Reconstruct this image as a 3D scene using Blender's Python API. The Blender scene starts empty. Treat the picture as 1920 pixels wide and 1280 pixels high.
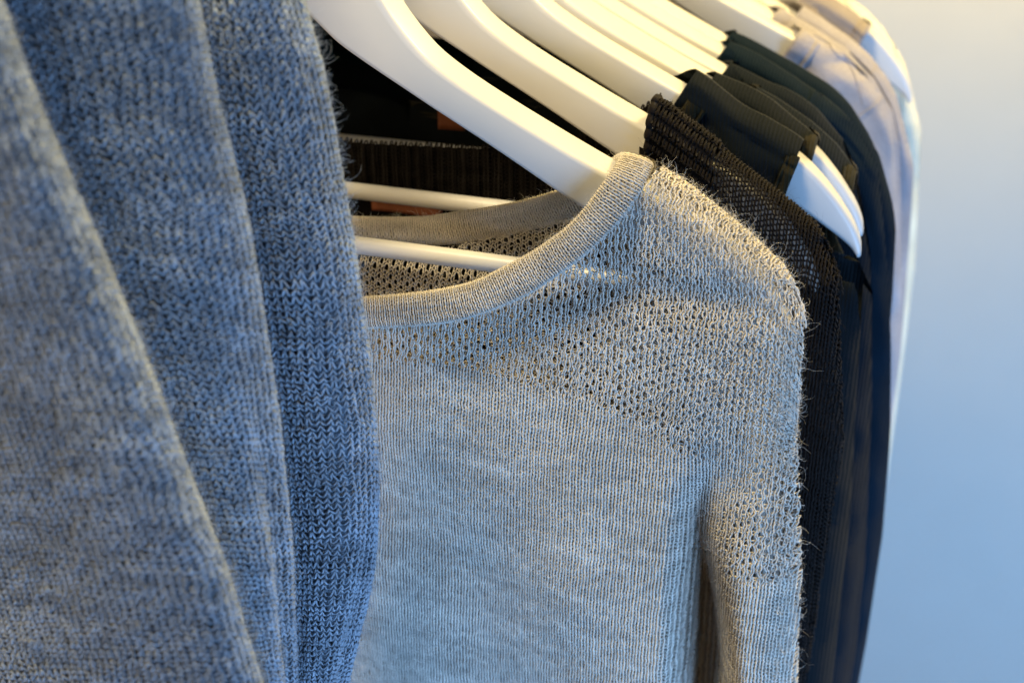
import bpy, math
import numpy as np

# ------------------------------------------------------------------ camera, world, lamps, exposure
SC = bpy.context.scene
CAM_POS = np.array((.25634, -.45974, .21687)); PITCH = math.radians(26.4); YAW = math.radians(18.6); FPX = 2500.0
cam_data = bpy.data.cameras.new('camera'); cam = bpy.data.objects.new('camera', cam_data); SC.collection.objects.link(cam)
cam.location = CAM_POS; cam.rotation_euler = (math.pi/2 - PITCH, 0, YAW)
cam_data.sensor_width = 36; cam_data.lens = FPX/1920*36; cam_data.clip_start = .01; cam_data.clip_end = 50
cam_data.dof.use_dof = True; cam_data.dof.focus_distance = .515; cam_data.dof.aperture_fstop = 8.5
SC.camera = cam
world = bpy.data.worlds.new('World'); SC.world = world; world.use_nodes = True
bg = world.node_tree.nodes['Background']; bg.inputs[0].default_value = (1, .78, .46, 1); bg.inputs[1].default_value = .11

def area(name, loc, target, size, energy, col, spread=180):
    l = bpy.data.lights.new(name, 'AREA'); l.shape = 'SQUARE'; l.size = size; l.energy = energy; l.color = col
    l.spread = math.radians(spread)
    o = bpy.data.objects.new(name, l); SC.collection.objects.link(o); o.location = loc
    d = np.array(target, float)-np.array(loc, float)
    import mathutils
    o.rotation_euler = mathutils.Vector(d).to_track_quat('-Z', 'Y').to_euler()
    return o
pl = bpy.data.lights.new('ceiling_lamp', 'POINT'); pl.energy = 46; pl.color = (1, .80, .46); pl.shadow_soft_size = .11
plo = bpy.data.objects.new('ceiling_lamp', pl); SC.collection.objects.link(plo); plo.location = (-.08, -.24, .92)
pl2 = bpy.data.lights.new('ceiling_lamp', 'POINT'); pl2.energy = 38; pl2.color = (1, .74, .28); pl2.shadow_soft_size = .11
plo2 = bpy.data.objects.new('ceiling_lamp', pl2); SC.collection.objects.link(plo2); plo2.location = (.50, .58, .62)
pl3 = bpy.data.lights.new('room_lamp', 'POINT'); pl3.energy = 21; pl3.color = (1, .72, .38); pl3.shadow_soft_size = .18
plo3 = bpy.data.objects.new('room_lamp', pl3); SC.collection.objects.link(plo3); plo3.location = (-.75, -.72, .32)
area('window_light', (1.25, -.75, -.60), (.20, .34, -1.05), 1.0, 26, (.24, .52, 1), 112)
vs = SC.view_settings; vs.view_transform = 'Standard'; vs.look = 'None'; vs.exposure = .13; vs.gamma = 1; vs.use_curve_mapping = False
SC.cycles.use_denoising = True; SC.cycles.max_bounces = 8; SC.cycles.diffuse_bounces = 4

rng = np.random.default_rng(7)
# ------------------------------------------------------------------ helpers
_f = np.array((-math.sin(YAW)*math.cos(PITCH), math.cos(YAW)*math.cos(PITCH), -math.sin(PITCH)))
_r = np.array((math.cos(YAW), math.sin(YAW), 0)); _u = np.cross(_r, _f)
def at(x, y, Y):                      # point of the plane Y = const that the photo shows at pixel x, y
    d = _f+_r*(x-960)/FPX+_u*(640-y)/FPX
    return CAM_POS+d*((Y-CAM_POS[1])/d[1])
def sstep(a, b, x):
    t = np.clip((x-a)/(b-a), 0, 1); return t*t*(3-2*t)
def ell(x):
    x = np.clip(x, 0, 1); return np.sqrt(np.maximum(0, 1-(1-x)**2))
def vnoise(x, y, seed=0):
    g = np.random.default_rng(seed).random((257, 257))*2-1
    xi = np.floor(x).astype(int); yi = np.floor(y).astype(int); fx = x-xi; fy = y-yi
    fx = fx*fx*(3-2*fx); fy = fy*fy*(3-2*fy); a = xi % 256; b = yi % 256
    return (g[a, b]*(1-fx)+g[a+1, b]*fx)*(1-fy)+(g[a, b+1]*(1-fx)+g[a+1, b+1]*fx)*fy
def cr(P, t):                         # Catmull-Rom through control points P (n, k) at t in [0, n-1]
    P = np.asarray(P, float); n = len(P); t = np.clip(t, 0, n-1-1e-9); i = t.astype(int); f = (t-i)[:, None]
    g = lambda k: P[np.clip(k, 0, n-1)]
    p0, p1, p2, p3 = g(i-1), g(i), g(i+1), g(i+2)
    p0 = np.where((i == 0)[:, None], 2*p1-p2, p0); p3 = np.where((i+2 > n-1)[:, None], 2*p2-p1, p3)
    return .5*(2*p1+(p2-p0)*f+(2*p0-5*p1+4*p2-p3)*f**2+(3*p1-p0-3*p2+p3)*f**3)
def resample(P, n):
    t = np.linspace(0, len(P)-1, 400); Q = cr(P, t)
    s = np.r_[0, np.cumsum(np.linalg.norm(np.diff(Q, axis=0), axis=1))]
    return np.stack([np.interp(np.linspace(0, s[-1], n), s, Q[:, k]) for k in range(Q.shape[1])], -1)

def mesh_obj(name, verts, quads, mat, parent=None, shade=None, uv=None, smooth=True):
    me = bpy.data.meshes.new(name); verts = np.asarray(verts, np.float32).reshape(-1, 3); quads = np.asarray(quads, np.int32)
    k = quads.shape[1]
    me.vertices.add(len(verts)); me.vertices.foreach_set('co', verts.ravel())
    me.loops.add(quads.size); me.loops.foreach_set('vertex_index', quads.ravel())
    me.polygons.add(len(quads)); me.polygons.foreach_set('loop_start', np.arange(0, quads.size, k, dtype=np.int32))
    me.polygons.foreach_set('loop_total', np.full(len(quads), k, np.int32))
    if smooth: me.polygons.foreach_set('use_smooth', np.ones(len(quads), bool))
    if shade is not None:
        at_ = me.attributes.new('shade', 'FLOAT', 'POINT'); at_.data.foreach_set('value', np.asarray(shade, np.float32).ravel())
    if uv is not None:
        l = me.uv_layers.new(name='UVMap'); l.data.foreach_set('uv', np.asarray(uv, np.float32).reshape(-1, 2)[quads.ravel()].ravel())
    me.update(); me.validate()
    me.materials.append(mat)
    o = bpy.data.objects.new(name, me); SC.collection.objects.link(o); o.parent = parent
    return o
def grid_quads(nr, nc, closed=False, keep=None):
    i = np.arange(nr-1)[:, None]; j = np.arange(nc if closed else nc-1)[None, :]; j2 = (j+1) % nc
    q = np.stack([i*nc+j+0*i, i*nc+j2, (i+1)*nc+j2, (i+1)*nc+j], -1)
    if keep is not None: q = q[keep]
    return q.reshape(-1, 4)
def thing(name, label, cat, group=None, loc=(0, 0, 0)):
    o = bpy.data.objects.new(name, None); SC.collection.objects.link(o); o.location = loc
    o['label'] = label; o['category'] = cat
    if group: o['group'] = group
    return o
def local(o, V): return np.asarray(V, float)-np.array(o.location)

def tube(name, P, R, mat, parent, sides=4, N=None, keep=None, shade=None, caps=False):
    """P (L, M, 3) polylines -> one mesh of tubes; keep (L, M) bool"""
    P = np.asarray(P, float)
    if P.ndim == 2: P = P[None]
    L, M, _ = P.shape; R = np.broadcast_to(np.asarray(R, float), (L, M))
    T = np.gradient(P, axis=1); T /= np.linalg.norm(T, axis=2, keepdims=True)+1e-12
    if N is None: N = np.broadcast_to(np.array((.13, -.95, .3)), P.shape)
    B = np.cross(T, N); B /= np.linalg.norm(B, axis=2, keepdims=True)+1e-12; N2 = np.cross(B, T)
    th = np.arange(sides)/sides*2*np.pi
    V = P[:, :, None]+R[:, :, None, None]*(np.cos(th)[:, None]*B[:, :, None]+np.sin(th)[:, None]*N2[:, :, None])
    l = np.arange(L)[:, None, None]; m = np.arange(M-1)[None, :, None]; k = np.arange(sides)[None, None, :]; k2 = (k+1) % sides
    b = (l*M+m)*sides
    Q = np.stack([b+k, b+k2, b+sides+k2, b+sides+k], -1)
    if keep is not None: Q = Q[keep[:, :-1] & keep[:, 1:]]
    Q = Q.reshape(-1, 4); V = V.reshape(-1, 3)
    sh = None if shade is None else np.repeat(np.asarray(shade).reshape(-1), sides)
    used = np.unique(Q); remap = np.zeros(len(V), np.int32); remap[used] = np.arange(len(used))
    if parent is not None: V = V-np.array(parent.matrix_basis.translation if parent.parent is None else parent.parent.location)
    return mesh_obj(name, V[used], remap[Q], mat, parent, None if sh is None else sh[used])
def fibres(name, P, rad, mat, parent):
    """P (N, K, 3) fine loose fibres as hair curves"""
    N, K, _ = P.shape; hc = bpy.data.hair_curves.new(name); hc.add_curves([K]*N)
    V = P-np.array(parent.location)
    hc.attributes['position'].data.foreach_set('vector', V.astype(np.float32).ravel())
    ra = hc.attributes.get('radius') or hc.attributes.new('radius', 'FLOAT', 'POINT')
    r = np.broadcast_to(np.asarray(rad, float)[:, None] if np.ndim(rad) else np.full((N, 1), rad), (N, K))*np.linspace(1, .35, K)
    ra.data.foreach_set('value', r.astype(np.float32).ravel())
    hc.materials.append(mat)
    o = bpy.data.objects.new(name, hc); SC.collection.objects.link(o); o.parent = parent; o['kind'] = 'stuff'
    return o
def grow(base, nrm, n_dir, length, curl, K=6):
    N = len(base); d = nrm*n_dir+rng.normal(size=(N, 3))*.8; d /= np.linalg.norm(d, axis=1, keepdims=True)
    P = [base]; ln = length/(K-1); c = rng.normal(size=(N, 3)); c /= np.linalg.norm(c, axis=1, keepdims=True)
    for k in range(K-1):
        P.append(P[-1]+d*ln[:, None]); d = d+np.cross(c, d)*curl+rng.normal(size=(N, 3))*.18; d /= np.linalg.norm(d, axis=1, keepdims=True)
    return np.stack(P, 1)

# ------------------------------------------------------------------ materials
def new_mat(name):
    m = bpy.data.materials.new(name); m.use_nodes = True; nt = m.node_tree; return m, nt, nt.nodes, nt.links, nt.nodes['Principled BSDF']
def yarn_mat(name, col, var=.5, sheen=.25, fine=2600):
    m, nt, n, l, p = new_mat(name)
    a = n.new('ShaderNodeAttribute'); a.attribute_name = 'shade'
    no = n.new('ShaderNodeTexNoise'); no.inputs['Scale'].default_value = fine; no.inputs['Detail'].default_value = 3
    tc = n.new('ShaderNodeTexCoord'); l.new(tc.outputs['Object'], no.inputs['Vector'])
    mr = n.new('ShaderNodeMapRange'); mr.inputs[1].default_value = .3; mr.inputs[2].default_value = .7; mr.inputs[3].default_value = 1-var*.5; mr.inputs[4].default_value = 1+var*.5
    l.new(no.outputs['Fac'], mr.inputs[0])
    mu = n.new('ShaderNodeMath'); mu.operation = 'MULTIPLY'; l.new(a.outputs['Fac'], mu.inputs[0]); l.new(mr.outputs[0], mu.inputs[1])
    vm = n.new('ShaderNodeVectorMath'); vm.operation = 'SCALE'; vm.inputs[0].default_value = col; l.new(mu.outputs[0], vm.inputs['Scale'])
    l.new(vm.outputs[0], p.inputs['Base Color']); p.inputs['Roughness'].default_value = .85
    p.inputs['Specular IOR Level'].default_value = .25
    p.inputs['Sheen Weight'].default_value = sheen; p.inputs['Sheen Roughness'].default_value = .5
    bu = n.new('ShaderNodeBump'); bu.inputs['Strength'].default_value = .6; bu.inputs['Distance'].default_value = .0003
    l.new(no.outputs['Fac'], bu.inputs['Height']); l.new(bu.outputs[0], p.inputs['Normal'])
    return m
def plain_mat(name, col, rough=.8, sheen=.0, spec=.3):
    m, nt, n, l, p = new_mat(name)
    no = n.new('ShaderNodeTexNoise'); no.inputs['Scale'].default_value = 900; no.inputs['Detail'].default_value = 4
    tc = n.new('ShaderNodeTexCoord'); l.new(tc.outputs['Object'], no.inputs['Vector'])
    mx = n.new('ShaderNodeMix'); mx.data_type = 'RGBA'; mx.inputs[6].default_value = (*[c*.8 for c in col], 1); mx.inputs[7].default_value = (*[min(1, c*1.15) for c in col], 1)
    l.new(no.outputs['Fac'], mx.inputs[0]); l.new(mx.outputs[2], p.inputs['Base Color'])
    p.inputs['Roughness'].default_value = rough; p.inputs['Sheen Weight'].default_value = sheen; p.inputs['Specular IOR Level'].default_value = spec
    return m
def core_mat(name, col, wale):
    m, nt, n, l, p = new_mat(name)
    tc = n.new('ShaderNodeTexCoord'); w = n.new('ShaderNodeTexWave'); w.bands_direction = 'X'; w.inputs['Scale'].default_value = .314/wale; w.inputs['Distortion'].default_value = 2; w.inputs['Detail'].default_value = 3; w.inputs['Detail Scale'].default_value = 4
    l.new(tc.outputs['Object'], w.inputs['Vector'])
    no = n.new('ShaderNodeTexNoise'); no.inputs['Scale'].default_value = 700; no.inputs['Detail'].default_value = 4; l.new(tc.outputs['Object'], no.inputs['Vector'])
    ad = n.new('ShaderNodeMath'); ad.operation = 'ADD'; l.new(w.outputs['Fac'], ad.inputs[0]); l.new(no.outputs['Fac'], ad.inputs[1])
    bu = n.new('ShaderNodeBump'); bu.inputs['Strength'].default_value = 1; bu.inputs['Distance'].default_value = wale*.5; l.new(ad.outputs[0], bu.inputs['Height']); l.new(bu.outputs[0], p.inputs['Normal'])
    mr = n.new('ShaderNodeMapRange'); mr.inputs[1].default_value = .3; mr.inputs[2].default_value = 1.6; mr.inputs[3].default_value = .6; mr.inputs[4].default_value = 1.2; l.new(ad.outputs[0], mr.inputs[0])
    vm = n.new('ShaderNodeVectorMath'); vm.operation = 'SCALE'; vm.inputs[0].default_value = col; l.new(mr.outputs[0], vm.inputs['Scale']); l.new(vm.outputs[0], p.inputs['Base Color'])
    p.inputs['Roughness'].default_value = .95; p.inputs['Specular IOR Level'].default_value = .1
    return m
def jersey_mat(name, col, rib=1400, depth=.00025, sheen=.2, rough=.85, var=.3, spec=.15):
    """fine machine-knit cloth: thin ribs along the wale with worn, uneven dye"""
    m, nt, n, l, p = new_mat(name)
    uv = n.new('ShaderNodeUVMap'); uv.uv_map = 'UVMap'
    w = n.new('ShaderNodeTexWave'); w.wave_type = 'BANDS'; w.bands_direction = 'X'; w.inputs['Scale'].default_value = rib/6.28; w.inputs['Distortion'].default_value = 1.5; w.inputs['Detail'].default_value = 2
    l.new(uv.outputs[0], w.inputs['Vector'])
    no = n.new('ShaderNodeTexNoise'); no.inputs['Scale'].default_value = 1100; no.inputs['Detail'].default_value = 4; l.new(uv.outputs[0], no.inputs['Vector'])
    n2 = n.new('ShaderNodeTexNoise'); n2.inputs['Scale'].default_value = 35; n2.inputs['Detail'].default_value = 5; l.new(uv.outputs[0], n2.inputs['Vector'])
    ad = n.new('ShaderNodeMath'); ad.operation = 'ADD'; l.new(w.outputs['Fac'], ad.inputs[0]); l.new(no.outputs['Fac'], ad.inputs[1])
    bu = n.new('ShaderNodeBump'); bu.inputs['Strength'].default_value = .7; bu.inputs['Distance'].default_value = depth
    l.new(ad.outputs[0], bu.inputs['Height']); l.new(bu.outputs[0], p.inputs['Normal'])
    m1 = n.new('ShaderNodeMath'); m1.operation = 'ADD'; l.new(no.outputs['Fac'], m1.inputs[0]); l.new(n2.outputs['Fac'], m1.inputs[1])
    mr = n.new('ShaderNodeMapRange'); mr.inputs[1].default_value = .6; mr.inputs[2].default_value = 1.4; mr.inputs[3].default_value = 1-var; mr.inputs[4].default_value = 1+var
    l.new(m1.outputs[0], mr.inputs[0])
    vm = n.new('ShaderNodeVectorMath'); vm.operation = 'SCALE'; vm.inputs[0].default_value = col; l.new(mr.outputs[0], vm.inputs['Scale'])
    l.new(vm.outputs[0], p.inputs['Base Color']); p.inputs['Roughness'].default_value = rough
    p.inputs['Sheen Weight'].default_value = sheen; p.inputs['Sheen Roughness'].default_value = .45; p.inputs['Specular IOR Level'].default_value = spec
    return m
def paint_mat(name, col, rough, bump_scale, bump):
    m, nt, n, l, p = new_mat(name)
    tc = n.new('ShaderNodeTexCoord'); no = n.new('ShaderNodeTexNoise'); no.inputs['Scale'].default_value = bump_scale; no.inputs['Detail'].default_value = 5
    l.new(tc.outputs['Object'], no.inputs['Vector'])
    n2 = n.new('ShaderNodeTexNoise'); n2.inputs['Scale'].default_value = bump_scale*.08; n2.inputs['Detail'].default_value = 4; l.new(tc.outputs['Object'], n2.inputs['Vector'])
    mr = n.new('ShaderNodeMapRange'); mr.inputs[1].default_value = .3; mr.inputs[2].default_value = .7; mr.inputs[3].default_value = .985; mr.inputs[4].default_value = 1.012
    l.new(n2.outputs['Fac'], mr.inputs[0])
    vm = n.new('ShaderNodeVectorMath'); vm.operation = 'SCALE'; vm.inputs[0].default_value = col; l.new(mr.outputs[0], vm.inputs['Scale']); l.new(vm.outputs[0], p.inputs['Base Color'])
    bu = n.new('ShaderNodeBump'); bu.inputs['Strength'].default_value = .3; bu.inputs['Distance'].default_value = bump
    l.new(no.outputs['Fac'], bu.inputs['Height']); l.new(bu.outputs[0], p.inputs['Normal'])
    p.inputs['Roughness'].default_value = rough
    return m
M_HANGER = paint_mat('white_lacquer', (.62, .615, .60), .36, 260, .00012)
M_METAL = plain_mat('steel_wire', (.55, .55, .56), .3); M_METAL.node_tree.nodes['Principled BSDF'].inputs['Metallic'].default_value = 1
M_RAIL = paint_mat('rail_paint', (.7, .7, .7), .4, 200, .0001)
M_WALL = paint_mat('wall_paint', (.55, .53, .465), .9, 220, .0006)
M_FLOOR = paint_mat('floor_wood', (.30, .15, .07), .5, 60, .0004)
M_GREY = yarn_mat('grey_wool', (.655, .60, .515)); M_GREYC = core_mat('grey_wool_core', (.50, .455, .39), .00265)  # core coloured darker than the yarn to hold the stitches' self-shadow
M_BLUE = yarn_mat('blue_grey_wool', (.34, .395, .46), .6); M_BLUEC = core_mat('blue_grey_core', (.21, .25, .30), .003)  # blue core likewise lowered for the shade among its stitches
M_BLACK = yarn_mat('black_cotton', (.0085, .0065, .006), .6, .04); M_BLACKC = plain_mat('black_core', (.006, .0055, .006), .95, 0, .03)
M_BLACK.node_tree.nodes['Principled BSDF'].inputs['Specular IOR Level'].default_value = .08
M_FIB_G = plain_mat('grey_fibre', (.68, .65, .59), .7); M_FIB_B = plain_mat('blue_fibre', (.42, .48, .55), .7); M_FIB_K = plain_mat('black_fibre', (.03, .027, .025), .7)
M_DARK = [jersey_mat('black_jersey', (.0045, .0080, .0125), 1300, .0004, sheen=.04, spec=.05), jersey_mat('olive_black_jersey', (.0055, .0080, .0100), 1200, .0004, sheen=.04, spec=.05), jersey_mat('dark_navy_jersey', (.0036, .0105, .0185), 1300, .0004, sheen=.03, spec=.04)]
M_LAV = [jersey_mat('mauve_grey_jersey', (.37, .34, .35), 2400), jersey_mat('lilac_grey_jersey', (.34, .315, .33), 2400), jersey_mat('taupe_jersey', (.29, .25, .225), 2400)]
M_CREAM = jersey_mat('cream_cloth', (.72, .70, .55), 900, .0005)

# ------------------------------------------------------------------ setting
def box(name, lo, hi, mat, parent=None):
    x0, y0, z0 = lo; x1, y1, z1 = hi
    V = [(x0, y0, z0), (x1, y0, z0), (x1, y1, z0), (x0, y1, z0), (x0, y0, z1), (x1, y0, z1), (x1, y1, z1), (x0, y1, z1)]
    Q = [(0, 3, 2, 1), (4, 5, 6, 7), (0, 1, 5, 4), (1, 2, 6, 5), (2, 3, 7, 6), (3, 0, 4, 7)]
    return mesh_obj(name, V, Q, mat, parent, smooth=False)
FLOOR_Z = -1.35
w = box('wall', (-3.0, .86, FLOOR_Z), (2.6, .96, 1.3), M_WALL); w['kind'] = 'structure'
fl = box('floor', (-3.0, -2.5, FLOOR_Z-.05), (2.6, .86, FLOOR_Z), M_FLOOR); fl['kind'] = 'structure'
RAIL_Z = .212
th = np.linspace(-.55, .86, 30)
rail = tube('clothes_rail', np.stack([0*th, th, 0*th+RAIL_Z], -1), .0125, M_RAIL, None, sides=20, N=np.broadcast_to(np.array((0, 0, 1.)), (1, 30, 3)))
rail['label'] = 'clothes rail above the frame that every hanger hooks onto'; rail['category'] = 'rail'

# ------------------------------------------------------------------ hangers
TOP = np.array([(0, 14.9), (1.5, 14.8), (2.8, 14.35), (3.6, 13.7), (4.2, 12.9), (4.8, 11.9), (5.35, 11.01), (5.94, 10.15), (6.95, 9.05), (8.07, 8.25), (9.57, 7.4), (11.45, 6.45), (12.93, 5.73), (14.18, 5.16), (16.2, 4.25), (17.8, 3.45), (19.2, 2.5), (20.3, 1.4), (20.9, .65), (21.35, 0), (21.7, -.75), (21.8, -1.4)])/100
BOT = np.array([(0, 11.7), (.6, 11.6), (1.2, 11.25), (1.75, 10.77), (2.3, 10.2), (2.9, 9.65), (3.48, 9.17), (4.3, 8.66), (5.22, 8.14), (6.2, 7.6), (7.29, 7.0), (9.2, 5.97), (10.72, 5.12), (12.2, 4.25), (14.2, 3.15), (16.2, 2.2), (17.8, 1.3), (18.9, .65), (19.9, -.05), (20.7, -.6), (21.3, -1.1), (21.65, -1.5)])/100
HW = .0095
def hanger_half(n=64):
    tt = np.linspace(0, len(TOP)-1, n); A = cr(TOP, tt); B = cr(BOT, tt); return A, B
def build_hanger_mesh():
    A, B = hanger_half(); A = np.r_[(A*[-1, 1])[:0:-1], A]; B = np.r_[(B*[-1, 1])[:0:-1], B]
    n = len(A); C = (A+B)/2; H = (A-B)/2; hl = np.linalg.norm(H, axis=1); hd = H/hl[:, None]
    T = np.interp(np.abs(C[:, 0]), [0, .12, .16, .19, .21, .223], [.0095, .0095, .0083, .0066, .0048, .0034])
    # rounded rectangle section
    sec = []; k = 4
    for cx, cy, a0 in ((1, 1, 0), (-1, 1, 90), (-1, -1, 180), (1, -1, 270)):
        for i in range(k+1):
            a = math.radians(a0+90*i/k); sec.append((cx, cy, math.cos(a), math.sin(a)))
    sec = np.array(sec); rr = np.minimum(np.minimum(hl, T)*.95, .0026)
    o1 = sec[None, :, 0]*(T-rr)[:, None]+rr[:, None]*sec[None, :, 2]; o2 = sec[None, :, 1]*(hl-rr)[:, None]+rr[:, None]*sec[None, :, 3]
    V = np.zeros((n, len(sec), 3)); V[..., 0] = C[:, None, 0]+hd[:, None, 0]*o2; V[..., 2] = C[:, None, 1]+hd[:, None, 1]*o2; V[..., 1] = HW+o1
    nc = len(sec); Q = grid_quads(n, nc, True); V = V.reshape(-1, 3)
    e = []
    for base, fl_ in ((0, 0), ((n-1)*nc, 1)):
        c = len(V); V = np.r_[V, V[base:base+nc].mean(0)[None]]
        for i in range(nc):
            t = (c, base+i, base+(i+1) % nc); e.append((t[0], t[1], t[2], t[2]) if fl_ else (t[0], t[2], t[1], t[1]))
    return V, Q, e
import bmesh
def hanger_meshes():
    V, Q, e = build_hanger_mesh()
    me = bpy.data.meshes.new('body'); fs = [tuple(q) for q in Q]+[t[:3] for t in e]
    me.from_pydata([tuple(v) for v in V], [], fs); me.polygons.foreach_set('use_smooth', np.ones(len(fs), bool)); me.materials.append(M_HANGER); me.update()
    t = np.linspace(-.196, .196, 40)
    ob = tube('tmp', np.stack([t, 0*t+HW, 0*t+.0052], -1), .0038, M_HANGER, None, 16, np.broadcast_to(np.array((0, 0, 1.)), (1, 40, 3))); bar = ob.data; bpy.data.objects.remove(ob)
    a = np.linspace(-60, 205, 30); R = .016
    hk = np.stack([R*np.cos(np.radians(a)), 0*a+HW, RAIL_Z+R*np.sin(np.radians(a))-.0015], -1)[::-1]
    hk = np.r_[hk[:0:-1][:0], [(0, HW, .146), (0, HW, .165), (0, HW, .185)], [(.004, HW, .192)], hk[::-1]]
    ob = tube('tmp', resample(hk, 60), .0017, M_METAL, None, 10, np.broadcast_to(np.array((0, 1., 0)), (1, 60, 3))); hook = ob.data; bpy.data.objects.remove(ob)
    return me, bar, hook
HM = hanger_meshes()
def hanger(Y, label, yaw=0., dx=0.):
    o = thing('clothes_hanger', label, 'hanger', 'white hangers along the rail', (dx, Y, 0)); o.rotation_euler = (0, 0, math.radians(yaw))
    for nm, me in zip(('body', 'trouser_bar', 'hook'), HM):
        c = bpy.data.objects.new(nm, me); SC.collection.objects.link(c); c.parent = o
HANG = [
    (0.0, 'white wooden hanger inside the grey sweater, nearest and largest in view'),
    (.060, 'white hanger whose arm runs into the black ribbed knit collar'),
    (.095, 'white hanger with its bare rounded tip sticking out past the black tank strap'),
    (.126, 'white hanger whose bare tip peeks out right behind the foremost bare tip'),
    (.1475, 'white hanger seen as a thin bright strip between two black tops'),
    (.1685, 'white hanger in the second to last dark top before the mauve clothes, bright rounded end'),
    (.195, 'white hanger whose arm enters the black top with the long sleeve'),
    (.2135, 'white hanger directly behind the one in the long-sleeved black top'),
    (.284, 'white hanger with a broad arm inside the foremost mauve top, beyond the dark gap'),
    (.301, 'white hanger just behind the broad arm of the foremost mauve top'),
    (.325, 'white hanger in the second mauve top, last thin arm before the taupe strap'),
    (.352, 'white hanger with bare blue-lit tip beside the taupe tank strap near the wall'),
    (.402, 'white hanger hidden in the cream garment at the far end of the rail'),
]
for k, (Y, lb) in enumerate(HANG): hanger(Y, lb, {2: 3, 3: 1.5, 11: 3}.get(k, 0), {0: -.004, 1: -.003, 2: .011, 3: .009, 11: .017}.get(k, 0))

# ------------------------------------------------------------------ garments: common shape
RIDGE = np.array([(0, 15.2), (3, 14), (5.35, 11.3), (8, 8.6), (11.45, 6.8), (14.2, 5.55), (16.2, 4.7), (18, 3.9), (19.6, 2.95), (20.9, 1.95), (21.9, .85), (22.6, -.2), (23.3, -2), (24, -4), (26, -9)])/100
def ridge(X, lift=0.): return np.interp(np.abs(X), RIDGE[:, 0], RIDGE[:, 1])+lift
class Shape:
    """half garment folded over a hanger: Y of front (side=-1) / back (side=+1) at plane position X, Z"""
    def __init__(s, Y, r=.0115, bulge=.014, RB=None, edge=.014, open_above=None, folds=(), seed=0, lift=.001, seam=False):
        s.lift = lift; s.seam = seam; s.Yc = Y+HW; s.r = r; s.bulge = bulge; s.RB = np.array(RB); s.edge = edge; s.open = open_above; s.folds = folds; s.seed = seed
    def rz(s, X): return ridge(X, s.lift)+.0026*vnoise(np.abs(X)*42+s.Yc*500, X*0+.5, 93)
    def xr(s, Z):
        o = np.argsort(s.RB[:, 1]); return np.interp(Z, s.RB[o, 1], s.RB[o, 0])
    def y(s, X, Z, side, E=None):
        X = np.abs(X); wd = np.maximum(0, s.rz(X)-Z)
        d = np.maximum(0, s.xr(Z)-X); e = ell(d/s.edge)
        if s.open is not None: e = e+(1-e)*sstep(s.open-.02, s.open, Z)
        if E is not None: e = e*E
        t = s.r*ell(wd/s.r)+s.bulge*sstep(.02, .2, wd)+.0036*vnoise(X*60+wd*25+s.Yc*900, wd*80-X*20, 91)*sstep(.003, .016, wd)
        if s.seam: t = t-.0022*np.exp(-((wd-.0085-.002*vnoise(X*60, X*0+s.Yc*77, 92))/.0011)**2)+.0010*np.exp(-((wd-.0055)/.0018)**2)
        for amp, k, ph, z0, z1 in s.folds: t = t+amp*sstep(z0, z1, -Z)*np.sin(k*X+ph+side*1.3+3*vnoise(Z*6+9, Z*0+ph, 5))*sstep(0, .02, d)
        return s.Yc+side*t*e

def garment_sheet(name, S, NL, RBp, side, mat, parent, bottom=-.50, nr=110, nc=56, NLc=None, mirror=True, keep=None):
    """NL: neckline polyline (X, Z) from the shoulder point down to the centre line; RBp: right boundary from the shoulder end down"""
    q = np.r_[np.linspace(0, .12, 44)[:-1], np.linspace(.12, 1, nr-43)]
    NLp = np.r_[NL, [(0, NL[-1][1]-.01), (0, bottom)]]; RBq = np.r_[RBp, [(RBp[-1][0], bottom)]] if RBp[-1][1] > bottom else np.array(RBp)
    def along(P, q):
        P = np.array(P, float); s = np.r_[0, np.cumsum(np.linalg.norm(np.diff(P, axis=0), axis=1))]; s /= s[-1]
        return np.stack([np.interp(q, s, P[:, 0]), np.interp(q, s, P[:, 1])], -1)
    A = along(NLp, q); B = along(RBq, q); c = np.linspace(0, 1, nc)**.85
    X = A[:, None, 0]*(1-c)+B[:, None, 0]*c; Zl = A[:, None, 1]*(1-c)+B[:, None, 1]*c
    # top row follows the ridge of the hanger arm
    dev = (S.rz(X[0])-Zl[0])[None]*np.clip(1-q/.25, 0, 1)[:, None]**2
    Z = np.minimum(Zl+dev, S.rz(X))
    Yv = S.y(X, Z, side)
    V = np.stack([X, Yv, Z], -1); uv = np.stack([X, Z], -1)
    Q = grid_quads(nr, nc)
    if side > 0: Q = Q[:, ::-1]
    V = V.reshape(-1, 3); uv = uv.reshape(-1, 2)
    if mirror:
        n = len(V); V = np.r_[V, V*[-1, 1, 1]]; uv = np.r_[uv, uv*[-1, 1]]; Q = np.r_[Q, Q[:, ::-1]+n]
    return mesh_obj(name, V-np.array(parent.location), Q, mat, parent, uv=uv)
def edge_path(S, P, side, n=80, lift=.0008, mirror=False):
    R_ = resample(np.array(P, float), n); X, Z = R_[:, 0], R_[:, 1]; Z = np.minimum(Z, S.rz(X))
    return np.stack([X, S.y(X, Z, side)+side*lift, Z], -1)
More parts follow.
